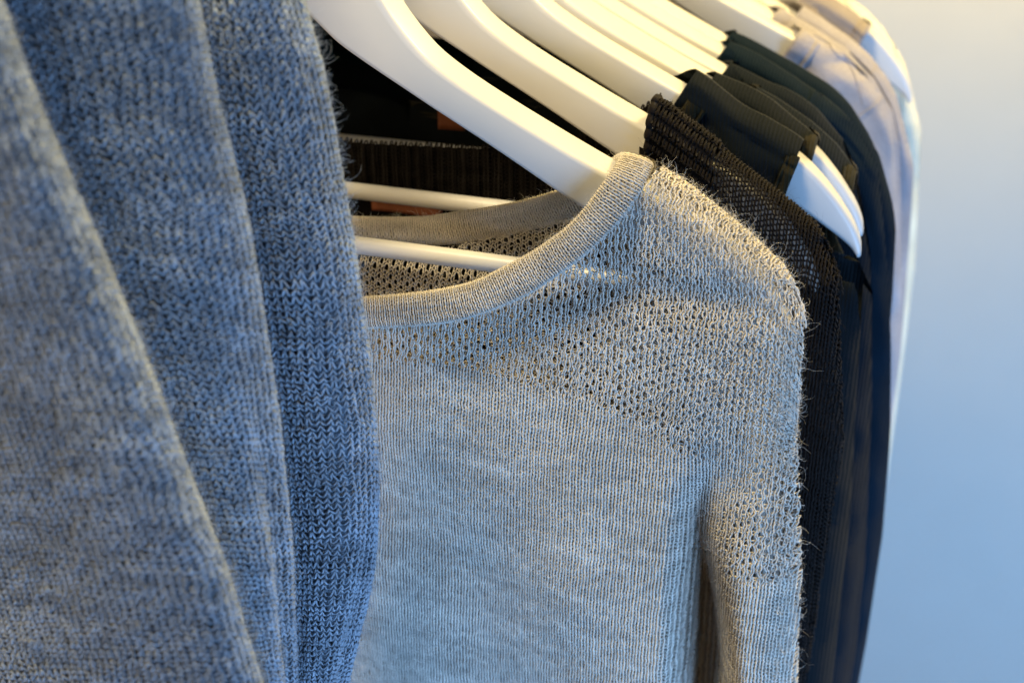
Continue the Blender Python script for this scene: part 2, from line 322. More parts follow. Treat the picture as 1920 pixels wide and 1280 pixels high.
def binding(name, S, P, side, mat, parent, width=.008, thick=.0012, n=80, inward=1, uvs=1.):
    """folded edge band lying along an edge of the cloth, with its own thickness and stitched groove"""
    R_ = resample(np.array(P, float), n); T = np.gradient(R_, axis=0); T /= np.linalg.norm(T, axis=1, keepdims=True); Nn = np.stack([-T[:, 1], T[:, 0]], -1)*inward
    prof = np.array([(-.06, -.4), (-.08, .3), (0, .95), (.12, 1.15), (.3, 1), (.62, .85), (.70, .45), (.78, .45), (.84, .9), (.96, .8), (1.0, -.3)])
    X = R_[:, None, 0]+Nn[:, None, 0]*prof[None, :, 0]*width; Z = R_[:, None, 1]+Nn[:, None, 1]*prof[None, :, 0]*width
    Z = np.minimum(Z, S.rz(X)); wob = 1+.25*vnoise(np.arange(n)[:, None]*.35+0*X, 0*X+3.3, 11)
    Yv = S.y(X, Z, side)+side*prof[None, :, 1]*thick*wob; Zt = Z+np.where(S.rz(X)-Z < .006, prof[None, :, 1]*thick*.8, 0)
    V = np.stack([X, Yv, Zt], -1); uv = np.stack([X*uvs, Z*uvs], -1)
    return mesh_obj(name, V.reshape(-1, 3)-np.array(parent.location), grid_quads(n, len(prof)), mat, parent, uv=uv)
def px(Y, *pts): return [tuple(at(x, y, Y)[[0, 2]]) for x, y in pts]
cm = lambda *p: [(a/100, b/100) for a, b in p]

# ------------------------------------------------------------------ knitted yarn
def loops(i0, i1, j, pps, a, h):
    s = np.linspace(i0, i1, int((i1-i0)*pps)+1)[None]; j = np.asarray(j, float)[:, None]; th = 2*np.pi*s
    return s+a*np.sin(2*th)+0*j, j-h*np.cos(th), -np.cos(2*th)+0*j, s+0*j
def frame(fn, u, v, e=2e-4):
    P = fn(u, v); Pu = fn(u+e, v)-fn(u-e, v); Pv = fn(u, v+e)-fn(u, v-e); N = np.cross(Pu, Pv); N /= np.linalg.norm(N, axis=-1, keepdims=True)+1e-15
    return P, N

# ---- grey sweater
G_RB = px(.01, (1480, 530), (1505, 600), (1503, 700), (1492, 800), (1497, 900), (1500, 1000), (1502, 1080), (1495, 1180), (1495, 1280))
G_RB = G_RB+[(G_RB[-1][0]+.004, -.30), (G_RB[-1][0]+.004, -.5)]
GS = Shape(0, r=.0118, bulge=.012, RB=G_RB, edge=.017)
NX = np.array(px(0, (1345, 880), (1320, 940), (1310, 1000), (1312, 1100), (1315, 1280)))
G_RIDGE = np.array(cm((0, 12.5), (5, 10.3), (10, 7.9), (14.5, 5.95), (17, 4.5), (19.1, 3.05), (20.5, 1.9), (21.2, .9), (21.6, -.3), (22.2, -3), (24, -9)))
g_r = lambda X: np.interp(X, G_RIDGE[:, 0], G_RIDGE[:, 1])
NZ0 = NX[0, 1]
def notch(X, Z):
    o = np.argsort(NX[:, 1]); xc = np.interp(Z, NX[o, 1], NX[o, 0]); hw = .0030*sstep(.02, .12, NZ0-Z)
    d = np.abs(X-xc)-hw
    fade = sstep(NZ0+.055, NZ0-.100, Z)**1.3; hi = sstep(NZ0-.04, NZ0+.03, Z); xc = xc-.0025; d = np.abs(X-xc)-hw; re = np.where(X < xc, .011, .024)+.012*hi
    return 1-(1-np.sin(np.pi/2*np.clip(np.maximum(d, 0)/re, 0, 1))**np.where(X < xc, .75+.6*hi, 1.05+.3*hi))*fade*1.95, d, X > xc
def g_front(X, t):
    """X across, t = length of cloth down from the shoulder ridge"""
    b = sstep(.015, .13, t); w_ = t+b*(g_r(X)-g_r(.15))*.9
    w_ = np.where(X < .145, np.maximum(w_, .012), w_)
    ph = np.clip(w_/GS.r, -1.5, np.pi/2); over = np.maximum(0, w_-GS.r*np.pi/2)
    Z = g_r(X)-GS.r*(1-np.cos(ph))-over; T = GS.r*np.sin(ph)
    E, d, _ = notch(X, Z)
    dr = np.maximum(0, GS.xr(Z)-X); e = ell(dr/.017)
    wd = np.maximum(0, g_r(X)-Z)
    T = T+.013*sstep(.02, .2, wd)+.004*sstep(-.05, -.18, Z)*sstep(.19, .21, X)
    # cloth sags between the arm and the bar, is held out by the bar, soft folds lower down
    T = T-.003*np.exp(-((Z-.0065)/.009)**2)*sstep(.06, .12, X)*sstep(.21, .19, X)
    T = T+.0022*np.sin(X*62+Z*14+1.0)*sstep(-.05, -.16, Z)+.0012*vnoise(X*45, Z*30, 3)*sstep(0, -.06, Z)
    T = T+.0028*np.exp(-((X-.075-.1*(Z+.17))/.014)**2)*sstep(-.10, -.17, Z)
    return np.stack([X, GS.Yc-T*np.where(T > 0, e*E, 1.), Z], -1)
LB = np.array(sorted(px(-.015, (400, 670), (690, 680), (830, 695), (960, 725), (1100, 775), (1190, 810), (1240, 850), (1330, 905))))
SLB = at(1430, 1108, -.015)[2]
def lace(X, Z):
    zb = np.interp(X, LB[:, 0], LB[:, 1]); zb = np.where(X > .1905, SLB, zb); return sstep(zb-.0012, zb+.0012, Z)
NECK_F = np.array(px(-.011, (1232, 312), (1185, 375), (1120, 440), (1060, 487), (960, 548), (850, 585), (690, 602), (560, 600)))
nf = NECK_F[np.argsort(NECK_F[:, 0])]
def above_neck(X, Z): return (Z > np.interp(X, nf[:, 0], nf[:, 1])) & (X < nf[-1, 0])

xsplit = lambda Z: np.interp(Z, NX[::-1, 1], NX[::-1, 0])
grey = thing('knit_sweater', 'light grey openwork wool sweater on the nearest white hanger', 'sweater', None, (0, .01, -.1))
W, H = .00265, .00170
def hole_warp(u, v, k, P=2.0, Q=2.6, amp=.27, sg=.62):
    """push yarn away from a staggered lattice of eyelets, in stitch units"""
    uu, vv = u.copy(), v.copy()
    for dr in (0, 1):
        cu = (np.round(u/P-dr*.5)+dr*.5)*P; cv = (np.round((v-dr*Q*.5)/Q))*Q+dr*Q*.5
        # only the sub-lattice that belongs to this parity
        du = u-cu; dv = (v-cv)*.66; r = np.hypot(du, dv)+1e-6
        j = 1+.45*vnoise(cu*1.7+3, cv*1.3+1, 31)
        f = k*amp*j*np.exp(-(r/sg)**2)/r
        uu += du*f*1.0; vv += dv*f*1.5
    return uu, vv
def grey_front():
    i0, i1 = 7, 88; rows = np.arange(-5, 184)
    u, v, z, s = loops(i0, i1, rows, 8, .185, .92)
    u = u+.10*vnoise(s*.9, v*.9, 1)+.35*vnoise(s*.06, v*.05, 2); v = v+.12*vnoise(s*.8+7, v*.8, 4)+.5*vnoise(s*.05, v*.06, 6)
    P0 = g_front(u*W, v*H); k = lace(P0[..., 0]+.0006*vnoise(s, v, 8), P0[..., 2]); k = k*(1-.6*np.exp(-((P0[..., 0]-xsplit(P0[..., 2])-.004)/.009)**2)*sstep(-.03, -.06, P0[..., 2]))
    u = u+k*.16*vnoise(s*2.2, v*1.9, 15); v = v+k*.22*vnoise(s*2.0+9, v*1.7, 16)
    # solid knit again along the shoulder and the lower sleeve
    u2, v2 = hole_warp(u, v, k)
    P, N = frame(g_front, u2*W, v2*H); N = np.where(N[..., 1:2] > 0, -N, N) if False else N
    sg = np.sign((N*np.array((.1, -1, .6))).sum(-1, keepdims=True)); N = N*sg
    rad = .00040*(1-.14*k)*(1+.25*vnoise(s*1.3, v*1.1, 9)); d = .00042+.00012*k
    P = P+N*(z*d+.0003*k*vnoise(s*2.1, v*1.7, 12))[..., None]
    X, Z = P[..., 0], P[..., 2]; E, dn, right = notch(X, Z)
    keep = ~above_neck(X, Z+.001) & ~((X < .157) & (P[..., 1] > .008)) & (X < GS.xr(Z)+.0006) & (X > .022)
    sh = 1+.13*vnoise(s*.10+v*.06, v*.35-s*.06, 20)+.10*vnoise(s*.4+v*.2, v*.8, 21)+.12*vnoise(s*3, v, 22)
    seam = (X > np.interp(Z, NX[::-1, 1], NX[::-1, 0])) & (X > .183)
    return P, N, rad, keep, sh, seam
P, N, rad, keep, sh, seam = grey_front()
# cloth behind the stitches (closed where the knit is dense, open under the lace)
def grey_sheet(name, sel, xs, ts, off=.0012):
    X, T = np.meshgrid(xs, ts); Pg, Ng = frame(g_front, X, T); sg = np.sign((Ng*np.array((.1, -1, .6))).sum(-1, keepdims=True)); Pg = Pg-Ng*sg*off
    E, dn, right = notch(Pg[..., 0], Pg[..., 2])
    ok = ~above_neck(Pg[..., 0], Pg[..., 2]+.002) & (lace(Pg[..., 0], Pg[..., 2]-.001) < .5) & (X < GS.xr(Pg[..., 2])) & sel(Pg[..., 0], Pg[..., 2])
    kq = ok[:-1, :-1] & ok[1:, 1:] & ok[1:, :-1] & ok[:-1, 1:]
    return mesh_obj(name, Pg-np.array(grey.location), grid_quads(*X.shape, keep=kq), M_GREYC, grey)
g_body = grey_sheet('body', lambda X, Z: ~((X > xsplit(Z)) & (X > .183)), np.linspace(-.0, .24, 160), np.linspace(.0, .56, 300))
g_sleeve = grey_sheet('sleeve', lambda X, Z: (X > xsplit(Z)) & (X > .183), np.linspace(.18, .24, 70), np.linspace(.0, .56, 300))
for nm, par, kk in (('knit_stitches', g_body, keep & ~seam), ('knit_stitches', g_sleeve, keep & seam)):
    o = tube(nm, P, rad, M_GREY, par, 4 if nm else 3, N, kk, sh); o['kind'] = 'stuff'

# back of the sweater, seen through the neck
def g_back(X, Z):
    T = .017-.013*sstep(.008, -.012, Z)*sstep(-.11, -.06, Z)*sstep(.19, .17, np.abs(X))+.0012*vnoise(X*40, Z*40, 14)
    dr = np.maximum(0, GS.xr(Z)-np.abs(X)); wd = np.maximum(0, np.where(np.abs(X) > .14, g_r(np.abs(X)), .2)-Z)
    return np.stack([X, GS.Yc+T*ell(dr/.017)*ell(wd/.016), Z], -1)
NECK_B = np.array([(-.02, -.005), (.0, -.005), (.018, -.004), (.054, .000), (.09, .0115), (.118, .0225), (.138, .042), (.15, .062)])
nb_ = lambda X: np.interp(np.abs(X), NECK_B[:, 0], NECK_B[:, 1])
u, v, z, s = loops(-2, 52, np.arange(-38, 42), 8, .13, .9)
u2, v2 = hole_warp(u+.1*vnoise(s, v, 41), v+.1*vnoise(s+5, v, 42), np.ones_like(u), amp=.22)
Pb, Nb = frame(lambda a, b: g_back(a*W, -b*H), u2, v2, .1)
Pb = Pb+Nb*(z*.0005)[..., None]; kb = (Pb[..., 2] < nb_(Pb[..., 0])) & (Pb[..., 2] < .045)
xs = np.linspace(-.225, .225, 120); zs = np.linspace(.06, -.5, 160); X, Z = np.meshgrid(xs, zs)
okb = (Z < np.where(np.abs(X) > .15, g_r(np.abs(X)), nb_(X))) & (np.abs(X) < GS.xr(Z)) & ((Z < -.070) | (np.abs(X) > .138) | (X < -.003))
gb = mesh_obj('back_panel', g_back(X, Z)-np.array(grey.location), grid_quads(160, 120, keep=okb[:-1, :-1] & okb[1:, 1:] & okb[1:, :-1] & okb[:-1, 1:]), M_GREYC, grey)
o = tube('knit_stitches', Pb, .0003, M_GREY, gb, 3, Nb, kb, 1+.2*vnoise(s*.2, v, 44)); o['kind'] = 'stuff'
# left half of the front, hidden behind the blue knit
xs = np.linspace(0, .225, 60); ts = np.linspace(.01, .56, 120); X, T = np.meshgrid(xs, ts); Pm = g_front(X, T); okm = ~above_neck(Pm[..., 0], Pm[..., 2]) & (X < GS.xr(Pm[..., 2]))
Pm = Pm*[-1, 1, 1]
gl = mesh_obj('front_panel', Pm-np.array(grey.location), grid_quads(120, 60, keep=okm[:-1, :-1] & okm[1:, 1:] & okm[1:, :-1] & okm[:-1, 1:])[:, ::-1], M_GREYC, grey)

# neckband: one rolled band, front half -> over the hanger -> back half
BC = [(px(-.0135, (560, 586))[0], -.0135, (0, -1, .35)), (px(-.0135, (690, 586))[0], -.0135, (0, -1, .35)), (px(-.013, (850, 570))[0], -.013, (0, -1, .35)), (px(-.012, (960, 530))[0], -.012, (0, -1, .3)), (px(-.010, (1060, 467))[0], -.010, (0, -1, .3)),
      (px(-.008, (1120, 412))[0], -.008, (.1, -1, .35)), (px(-.004, (1163, 356))[0], -.004, (.2, -.9, .6)), (px(.004, (1186, 318))[0], .004, (.3, -.4, 1)), (px(.012, (1192, 302))[0], .012, (.3, .1, 1)), (px(.020, (1172, 318))[0], .020, (.3, .7, .6)),
      (px(.025, (1125, 352))[0], .025, (.1, 1, .2)), (px(.027, (1060, 382))[0], .027, (0, 1, .1)), (px(.0275, (950, 412))[0], .0275, (0, 1, .1)), (px(.028, (800, 433))[0], .028, (0, 1, 0)), (px(.028, (655, 432))[0], .028, (0, 1, 0)), (px(.028, (560, 425))[0], .028, (0, 1, 0))]
BCp = np.array([(p[0], Y, p[1]) for p, Y, n in BC]); BCn = np.array([n for p, Y, n in BC], float)
bt = np.linspace(0, len(BC)-1, 900); bp = cr(BCp, bt); bn = cr(BCn, bt)
bs = np.r_[0, np.cumsum(np.linalg.norm(np.diff(bp, axis=0), axis=1))]; BL = bs[-1]
def band(u, ang, grow_=0.):
    """u length along the band, ang around its flat oval section"""
    c = np.stack([np.interp(u, bs, bp[:, k]) for k in range(3)], -1); n = np.stack([np.interp(u, bs, bn[:, k]) for k in range(3)], -1)
    c2 = np.stack([np.interp(u+.002, bs, bp[:, k]) for k in range(3)], -1); c1 = np.stack([np.interp(u-.002, bs, bp[:, k]) for k in range(3)], -1)
    t = c2-c1; t /= np.linalg.norm(t, axis=-1, keepdims=True); b = np.cross(t, n); b /= np.linalg.norm(b, axis=-1, keepdims=True); n = np.cross(b, t)
    ca, sa = np.cos(ang), np.sin(ang); wdt = .0064*(1+.05*vnoise(u*60, u*0, 51))+grow_; thk = .0019+grow_
    return c+b*(wdt*np.sign(ca)*np.abs(ca)**.8)[..., None]+n*(thk*np.sign(sa)*np.abs(sa)**.8)[..., None]
uu = np.linspace(.0, BL, 360); aa = np.linspace(0, 2*np.pi, 25)[:-1]; U, A = np.meshgrid(uu, aa, indexing='ij')
nb = mesh_obj('neckband', band(U, A, -.0012)-np.array(grey.location), grid_quads(360, 24, True), M_GREYC, grey)
NB = 22; u, v, z, s = loops(0, int(BL/.0021), np.arange(NB), 7, .13, .85)
ang = (v+.1*vnoise(s, v, 52))/NB*2*np.pi
Pn = band(u*.0021+.0003*vnoise(s*.7, v, 53), ang); Pc = band(u*.0021, ang, -.0015); Nn = Pn-Pc; Nn /= np.linalg.norm(Nn, axis=-1, keepdims=True)+1e-9
Pn = Pn+Nn*(z*.00042)[..., None]
o = tube('knit_stitches', Pn, .00033, M_GREY, nb, 3, Nn, None, 1+.18*vnoise(s*.2, v, 54)); o['kind'] = 'stuff'

# loose fibres on the grey wool
kidx = np.argwhere(keep); 
def pick(P, N, idx, n): 
    c = idx[rng.integers(0, len(idx), n)]; return P[c[:, 0], c[:, 1]], N[c[:, 0], c[:, 1]]
b1, n1 = pick(P, N, kidx, 16000); F1 = grow(b1, n1, .5, rng.gamma(3, .0007, 16000)+.0005, .4)
top = keep & ((GS.xr(P[..., 2])-P[..., 0] < .008) | (g_r(P[..., 0])-P[..., 2] < .012)); tidx = np.argwhere(top)
b2, n2 = pick(P, N, tidx, 2600); F2 = grow(b2, n2, .6, rng.gamma(1.6, .0018, 2600)+.0006, .6)
alln = np.ones(Pn.shape[:2], bool); b3, n3 = pick(Pn, Nn, np.argwhere(alln), 3000); F3 = grow(b3, n3, .8, rng.gamma(3, .0009, 3000)+.0006, .4)
b4, n4 = pick(P, N, tidx, 2200); F4 = grow(b4, n4, .35, rng.gamma(4, .0006, 2200)+.001, .6)
lk = np.argwhere(keep & (P[..., 2] > -.06)); b6, n6 = pick(P, N, lk, 3500); F6 = grow(b6, n6, .2, rng.gamma(4, .0006, 3500)+.001, .55)
FR = np.r_[np.full(len(F1)+len(F2)+len(F3), .000035), rng.uniform(.00004, .00009, len(F4)+len(F6))]
fibres('loose_fibres', np.r_[F1, F2, F3, F4, F6], FR, M_FIB_G, grey)

# ------------------------------------------------------------------ blue-grey knit draped at the front of the rail
blue = thing('knit_cardigan', 'chunky blue-grey knit cardigan hanging in deep folds at the front of the rail', 'cardigan', None, (.05, -.15, 0))
YS = np.array([-120, 0, 150, 330, 460, 640, 760, 880, 1050, 1180, 1280, 1400.])
E1 = np.interp(YS, [-120, 0, 150, 330, 460, 700, 880, 1050, 1280, 1400], [-50, 0, 55, 128, 185, 285, 350, 418, 490, 525])
E2 = np.interp(YS, [-120, 0, 150, 430, 640, 750, 1050, 1280, 1400], [345, 370, 398, 468, 500, 518, 548, 556, 556])
E3 = np.interp(YS, [-120, 0, 100, 300, 560, 750, 950, 1080, 1180, 1280, 1400], [525, 568, 598, 637, 678, 700, 712, 700, 674, 652, 625])
rowsB = []
for y, e1, e2, e3 in zip(YS, E1, E2, E3):
    w1 = e1+330; w2 = e2-e1; w3 = e3-e2
    r = [(e1-640, -.172), (e1-460, -.184), (e1-280, -.193), (e1-150, -.196), (e1-60, -.193), (e1-10, -.184), (e1-4, -.174), (e1-22, -.164), (e1-30, -.156), (e1+4, -.153),
         (e1+.30*w2, -.154), (e1+.62*w2, -.149), (e2-38, -.141), (e2-6, -.133), (e2-3, -.125), (e2-18, -.118), (e2-24, -.111), (e2+4, -.109),
         (e2+.33*w3, -.110), (e2+.68*w3, -.104), (e3-22, -.096), (e3-4, -.089), (e3-3, -.080), (e3-24, -.068), (e3-80, -.058), (e3-190, -.050)]
    rowsB.append([at(x, y, Y) for x, Y in r])
CB = np.array(rowsB); NRB, NCB = CB.shape[:2]
# dense surface table by Catmull-Rom both ways
tu = np.linspace(0, NCB-1, 420); tv = np.linspace(0, NRB-1, 300)
tmp = np.stack([cr(CB[i], tu) for i in range(NRB)], 0); DB = np.stack([cr(tmp[:, j], tv) for j in range(len(tu))], 1)
ul = np.r_[0, np.cumsum(np.linalg.norm(np.diff(DB, axis=1), axis=2).mean(0))]; vl = np.r_[0, np.cumsum(np.linalg.norm(np.diff(DB, axis=0), axis=2).mean(1))]
def b_surf(u, v):
    fu = np.interp(u, ul, np.arange(len(ul))); fv = np.interp(v, vl, np.arange(len(vl)))
    i = np.clip(fv.astype(int), 0, len(vl)-2); j = np.clip(fu.astype(int), 0, len(ul)-2); a = (fv-i)[..., None]; b = (fu-j)[..., None]
    P = (DB[i, j]*(1-b)+DB[i, j+1]*b)*(1-a)+(DB[i+1, j]*(1-b)+DB[i+1, j+1]*b)*a
    bump = .0012*vnoise(u*45, v*30, 61)+.0003*vnoise(u*220, v*160, 62)
    return P+bump[..., None]*np.array((.55, -.8, .2))
WB, HB = .0030, .0023
u, v, z, s = loops(1, int(ul[-1]/WB)-1, np.arange(2, int(vl[-1]/HB)-1), 7, -.055, .72)
print('blue stitches', u.shape, ul[-1], vl[-1])
u = u+.24*vnoise(s*.9, v*.9, 63)+.5*vnoise(s*.12, v*.12, 64)+.12*vnoise(s*2.3, v*1.7, 73); v = v+.30*vnoise(s*.8, v*.8, 65)+.8*vnoise(s*.09, v*.12, 66)+.14*vnoise(s*2.6, v*1.9, 74)
PB, NBl = frame(b_surf, u*WB, v*HB, 6e-4); sgn = np.sign((NBl*np.array((.4, -1, .2))).sum(-1).mean()); NBl = NBl*sgn
rough = vnoise(s*.18, v*.3, 67)
PB = PB+NBl*(z*.0006*(1+.5*rough)+.0007*np.cos(2*np.pi*s)+.0003*vnoise(s*1.6, v*1.4, 68))[..., None]
shB = 1+.22*vnoise(s*.15, v*.35, 69)+.18*vnoise(s*.7, v*.9, 70)+.14*vnoise(s*3.1, v*1.3, 71)
vx, vy = np.meshgrid(np.linspace(0, ul[-1], 210), np.linspace(0, vl[-1], 110)); base, nbs = frame(b_surf, vx, vy, 6e-4); base = base-nbs*sgn*.0016
# carry the cloth on above the frame to the rail and down to its hem
topr = base[0]; up = []
for k in np.linspace(1, 0, 14)[:-1]:
    q = topr.copy(); f = 1-k; q[:, 2] = topr[:, 2]+(RAIL_Z+.02-topr[:, 2])*f; q[:, 0] = topr[:, 0]*(1-sstep(0, 1, np.array(f)))+.014*sstep(0, 1, np.array(f)); up.append(q)
up = np.array(up)[::-1]; up = np.r_[(up[:1]*[-1, 1, 1]), up]
dn = np.array([base[-1]+(base[-1]-base[-8])*k+np.array((0, 0, -.02*k)) for k in np.linspace(.1, 6, 12)])
full = np.concatenate([up, base, dn], 0)
b_body = mesh_obj('body', full-np.array(blue.location), grid_quads(*full.shape[:2]), M_BLUEC, blue)
o = tube('knit_stitches', PB, .00046*(1+.4*vnoise(s*1.2, v, 72)), M_BLUE, b_body, 3, NBl, None, shB); o['kind'] = 'stuff'
allb = np.argwhere(np.ones(PB.shape[:2], bool)); nF = 42000
bb, nn = pick(PB, NBl, allb, nF); FB = grow(bb, nn, .5, rng.gamma(3, .0010, nF)+.0008, .45)
fibres('loose_fibres', FB, .00004, M_FIB_B, blue)

# ------------------------------------------------------------------ black open-knit sweater
blk = thing('knit_sweater', 'black open-mesh knit sweater with ribbed collar behind the grey sweater', 'sweater', None, (0, .07, -.1))
K_RB = px(.07, (1540, 450), (1570, 520), (1573, 600), (1580, 830), (1560, 950), (1540, 1080), (1510, 1280)); K_RB.append((.225, -.5))
KS = Shape(.060, r=.0122, bulge=.012, RB=K_RB, edge=.016)
K_RIDGE = np.array(cm((0, 12.5), (5, 10.3), (10, 7.6), (14.4, 5.9), (16.9, 4.35), (19.3, 2.75), (21, 1.5), (21.7, .6), (22.3, -.8), (23, -3), (25, -9)))
k_r = lambda X: np.interp(X, K_RIDGE[:, 0], K_RIDGE[:, 1])
def k_front(X, t):
    b = sstep(.02, .14, t); w_ = t+b*(k_r(X)-k_r(.16))*.6; ph = np.clip(w_/KS.r, -1.5, np.pi/2); over = np.maximum(0, w_-KS.r*np.pi/2)
    Z = k_r(X)-KS.r*(1-np.cos(ph))-over; T = KS.r*np.sin(ph); dr = np.maximum(0, KS.xr(Z)-X); e = ell(dr/.016)
    T = T+.012*sstep(.02, .2, np.maximum(0, k_r(X)-Z))+.0015*vnoise(X*50, Z*25, 81)
    rib = sstep(.172, .168, X)*sstep(.138, .142, X)
    T = T+rib*(.0016*np.sin(t*2*np.pi/.0052)+.0016)
    return np.stack([X, KS.Yc-T*np.where(T > 0, e, 1), Z+rib*.0022*np.clip(1-t/.012, 0, 1)], -1)
WK, HK = .00270, .0023
u, v, z, s = loops(50, 89, np.arange(-6, 122), 8, .17, .86)
PK, NK = frame(k_front, (u+.12*vnoise(s, v, 82))*WK, (v+.12*vnoise(s, v, 83))*HK); NK = NK*np.sign((NK*np.array((.1, -1, .6))).sum(-1, keepdims=True))
X, Z = PK[..., 0], PK[..., 2]; collar = X < .169
PK = PK+NK*(z*.0005)[..., None]
kk = (X < KS.xr(Z)+.0006) & (X > .141)
radK = np.where(collar, .00060, np.interp(Z, [-.06, -.02], [.00060, .00050]))
shK = 1+.3*vnoise(s*.4, v*.8, 84)
xs = np.linspace(0, .235, 90); ts = np.linspace(.0, .56, 160); X2, T2 = np.meshgrid(xs, ts); Pk2, Nk2 = frame(k_front, X2, T2)
Nk2 *= np.sign((Nk2*np.array((.1, -1, .6))).sum(-1, keepdims=True)); Pk2 = Pk2-Nk2*.0009; Zk = Pk2[..., 2]
neckK = np.array(cm((0, -6), (5, -5), (10, -2), (13, 2.5), (14.2, 6)))
ok = (Zk < np.interp(X2, neckK[:, 0], neckK[:, 1], right=1)) & (X2 < KS.xr(Zk)) & ((X2 < .169) | (Zk < -.035)) & ((X2 > .141) | (Zk < .05))
q = grid_quads(*X2.shape, keep=ok[:-1, :-1] & ok[1:, 1:] & ok[1:, :-1] & ok[:-1, 1:]); nk = X2.size
Vk = Pk2.reshape(-1, 3); Vk = np.r_[Vk, Vk*[-1, 1, 1]]
kb_ = mesh_obj('body', Vk-np.array(blk.location), np.r_[q, q[:, ::-1]+nk], M_BLACKC, blk)
o = tube('knit_stitches', PK, radK, M_BLACK, kb_, 3, NK, kk & ~collar, shK); o['kind'] = 'stuff'
kc = tube('collar', PK, radK, M_BLACK, blk, 3, NK, kk & collar, shK); kc['kind'] = 'stuff'
tt = np.linspace(-.016, .07, 90); tube('collar_edge', k_front(0*tt+.1412, tt), .0014, M_BLACK, blk, 8, None, None, 1+0*tt)
# back with its ribbed band
def k_back(X, Z): 
    dr = np.maximum(0, KS.xr(Z)-np.abs(X)); wd = np.maximum(0, np.where(np.abs(X) > .14, k_r(np.abs(X)), .2)-Z)
    return np.stack([X, KS.Yc+(.0155+.008*sstep(.02, -.2, Z))*ell(dr/.016)*ell(wd/.014), Z], -1)
KNB = np.array(cm((-1, 2.3), (5.8, 2.7), (9.5, 3.3), (12, 4.3), (14.2, 6.0))); knb = lambda X: np.interp(np.abs(X), KNB[:, 0], KNB[:, 1])
xs = np.linspace(-.23, .23, 140); zz = np.linspace(0, 1, 120); X3, Q3 = np.meshgrid(xs, zz)
Z3 = np.where(np.abs(X3) > .142, k_r(np.abs(X3))-.0, knb(X3)-.022); Z3 = Z3+(-.5-Z3)*Q3
okb = np.abs(X3) < KS.xr(Z3)
mesh_obj('back_panel', k_back(X3, Z3)-np.array(blk.location), grid_quads(120, 140, keep=okb[:-1, :-1] & okb[1:, 1:]), M_BLACKC, blk)
xs = np.linspace(-.142, .142, 900); qq = np.linspace(0, 1, 10); X4, Q4 = np.meshgrid(xs, qq); Z4 = knb(X4)-Q4*.0265
rp = .0009*np.maximum(np.sin(X4*2*np.pi/.0056), -.3)
P4 = k_back(X4, Z4)+np.array((0, -1, 0))*(rp+.0012)[..., None]
rb = mesh_obj('ribbed_neckband', P4-np.array(blk.location), grid_quads(10, 900), M_BLACKC, blk)
u, v, z, s = loops(-30, 56, np.arange(0, 15), 8, .1, .86); Xn, Vn = u*.0025, v*.0019
Zn = knb(Xn)-Vn; Pn2 = k_back(Xn, Zn); Pn2[..., 1] -= .0022+.0010*np.maximum(np.sin(Xn*2*np.pi/.0056), -.3)+z*.0006+.0006*vnoise(s*.6, v*.5, 88)
o = tube('knit_stitches', Pn2, .00045, M_BLACK, rb, 3, None, None, 1+.3*vnoise(s*.4, v, 87)); o['kind'] = 'stuff'
kidx = np.argwhere(kk); b5, n5 = pick(PK, NK, kidx, 4000); fibres('loose_fibres', grow(b5, n5, .6, rng.gamma(3, .0010, 4000)+.0008, .4), .000035, M_FIB_K, blk)

# ------------------------------------------------------------------ dark tops, mauve tops, cream garment
def top(Y, name, label, cat, group, mat, NLf, NLb, RBp, open_above=None, folds=(), bulge=.014, edge=.014, seams=(), bottom=-.5, bind=.009, armhole=None, bmat=None, lift=.001, seam=False):
    o = thing(name, label, cat, group, (0, Y+HW, -.1))
    S = Shape(Y, r=.0135 if armhole is not None else .0118, RB=RBp+[(RBp[-1][0], bottom)], bulge=bulge, edge=edge, open_above=open_above, folds=folds, lift=lift, seam=seam)
    garment_sheet('front', S, NLf, RBp, -1, mat, o, bottom); garment_sheet('back', S, NLb, RBp, 1, mat, o, bottom)
    bm = bmat or mat
    binding('neck_binding', S, NLf, -1, bm, o, bind, .0017, inward=1); binding('neck_binding', S, NLb, 1, bm, o, bind*.8, inward=1)
    if armhole is not None:
        binding('armhole_binding', S, armhole, -1, bm, o, bind*.6, inward=-1); binding('armhole_binding', S, armhole, 1, bm, o, bind*.6, inward=-1)
    for P_, wd, inw in seams: binding('seam', S, P_, -1, bm, o, wd, .0005, inward=inw)
    return o, S
M_OLIVE_SHEEN = jersey_mat('olive_sheen_binding', (.020, .0175, .009), 1200, .0005, sheen=.05, spec=.1)  # warm-light sheen on the dark edge bands, put into their colour
DG = 'dark tops in the middle of the rail'; LG = 'mauve tops near the far end of the rail'
fold1 = [(.005, 95, .5, .02, .2)]
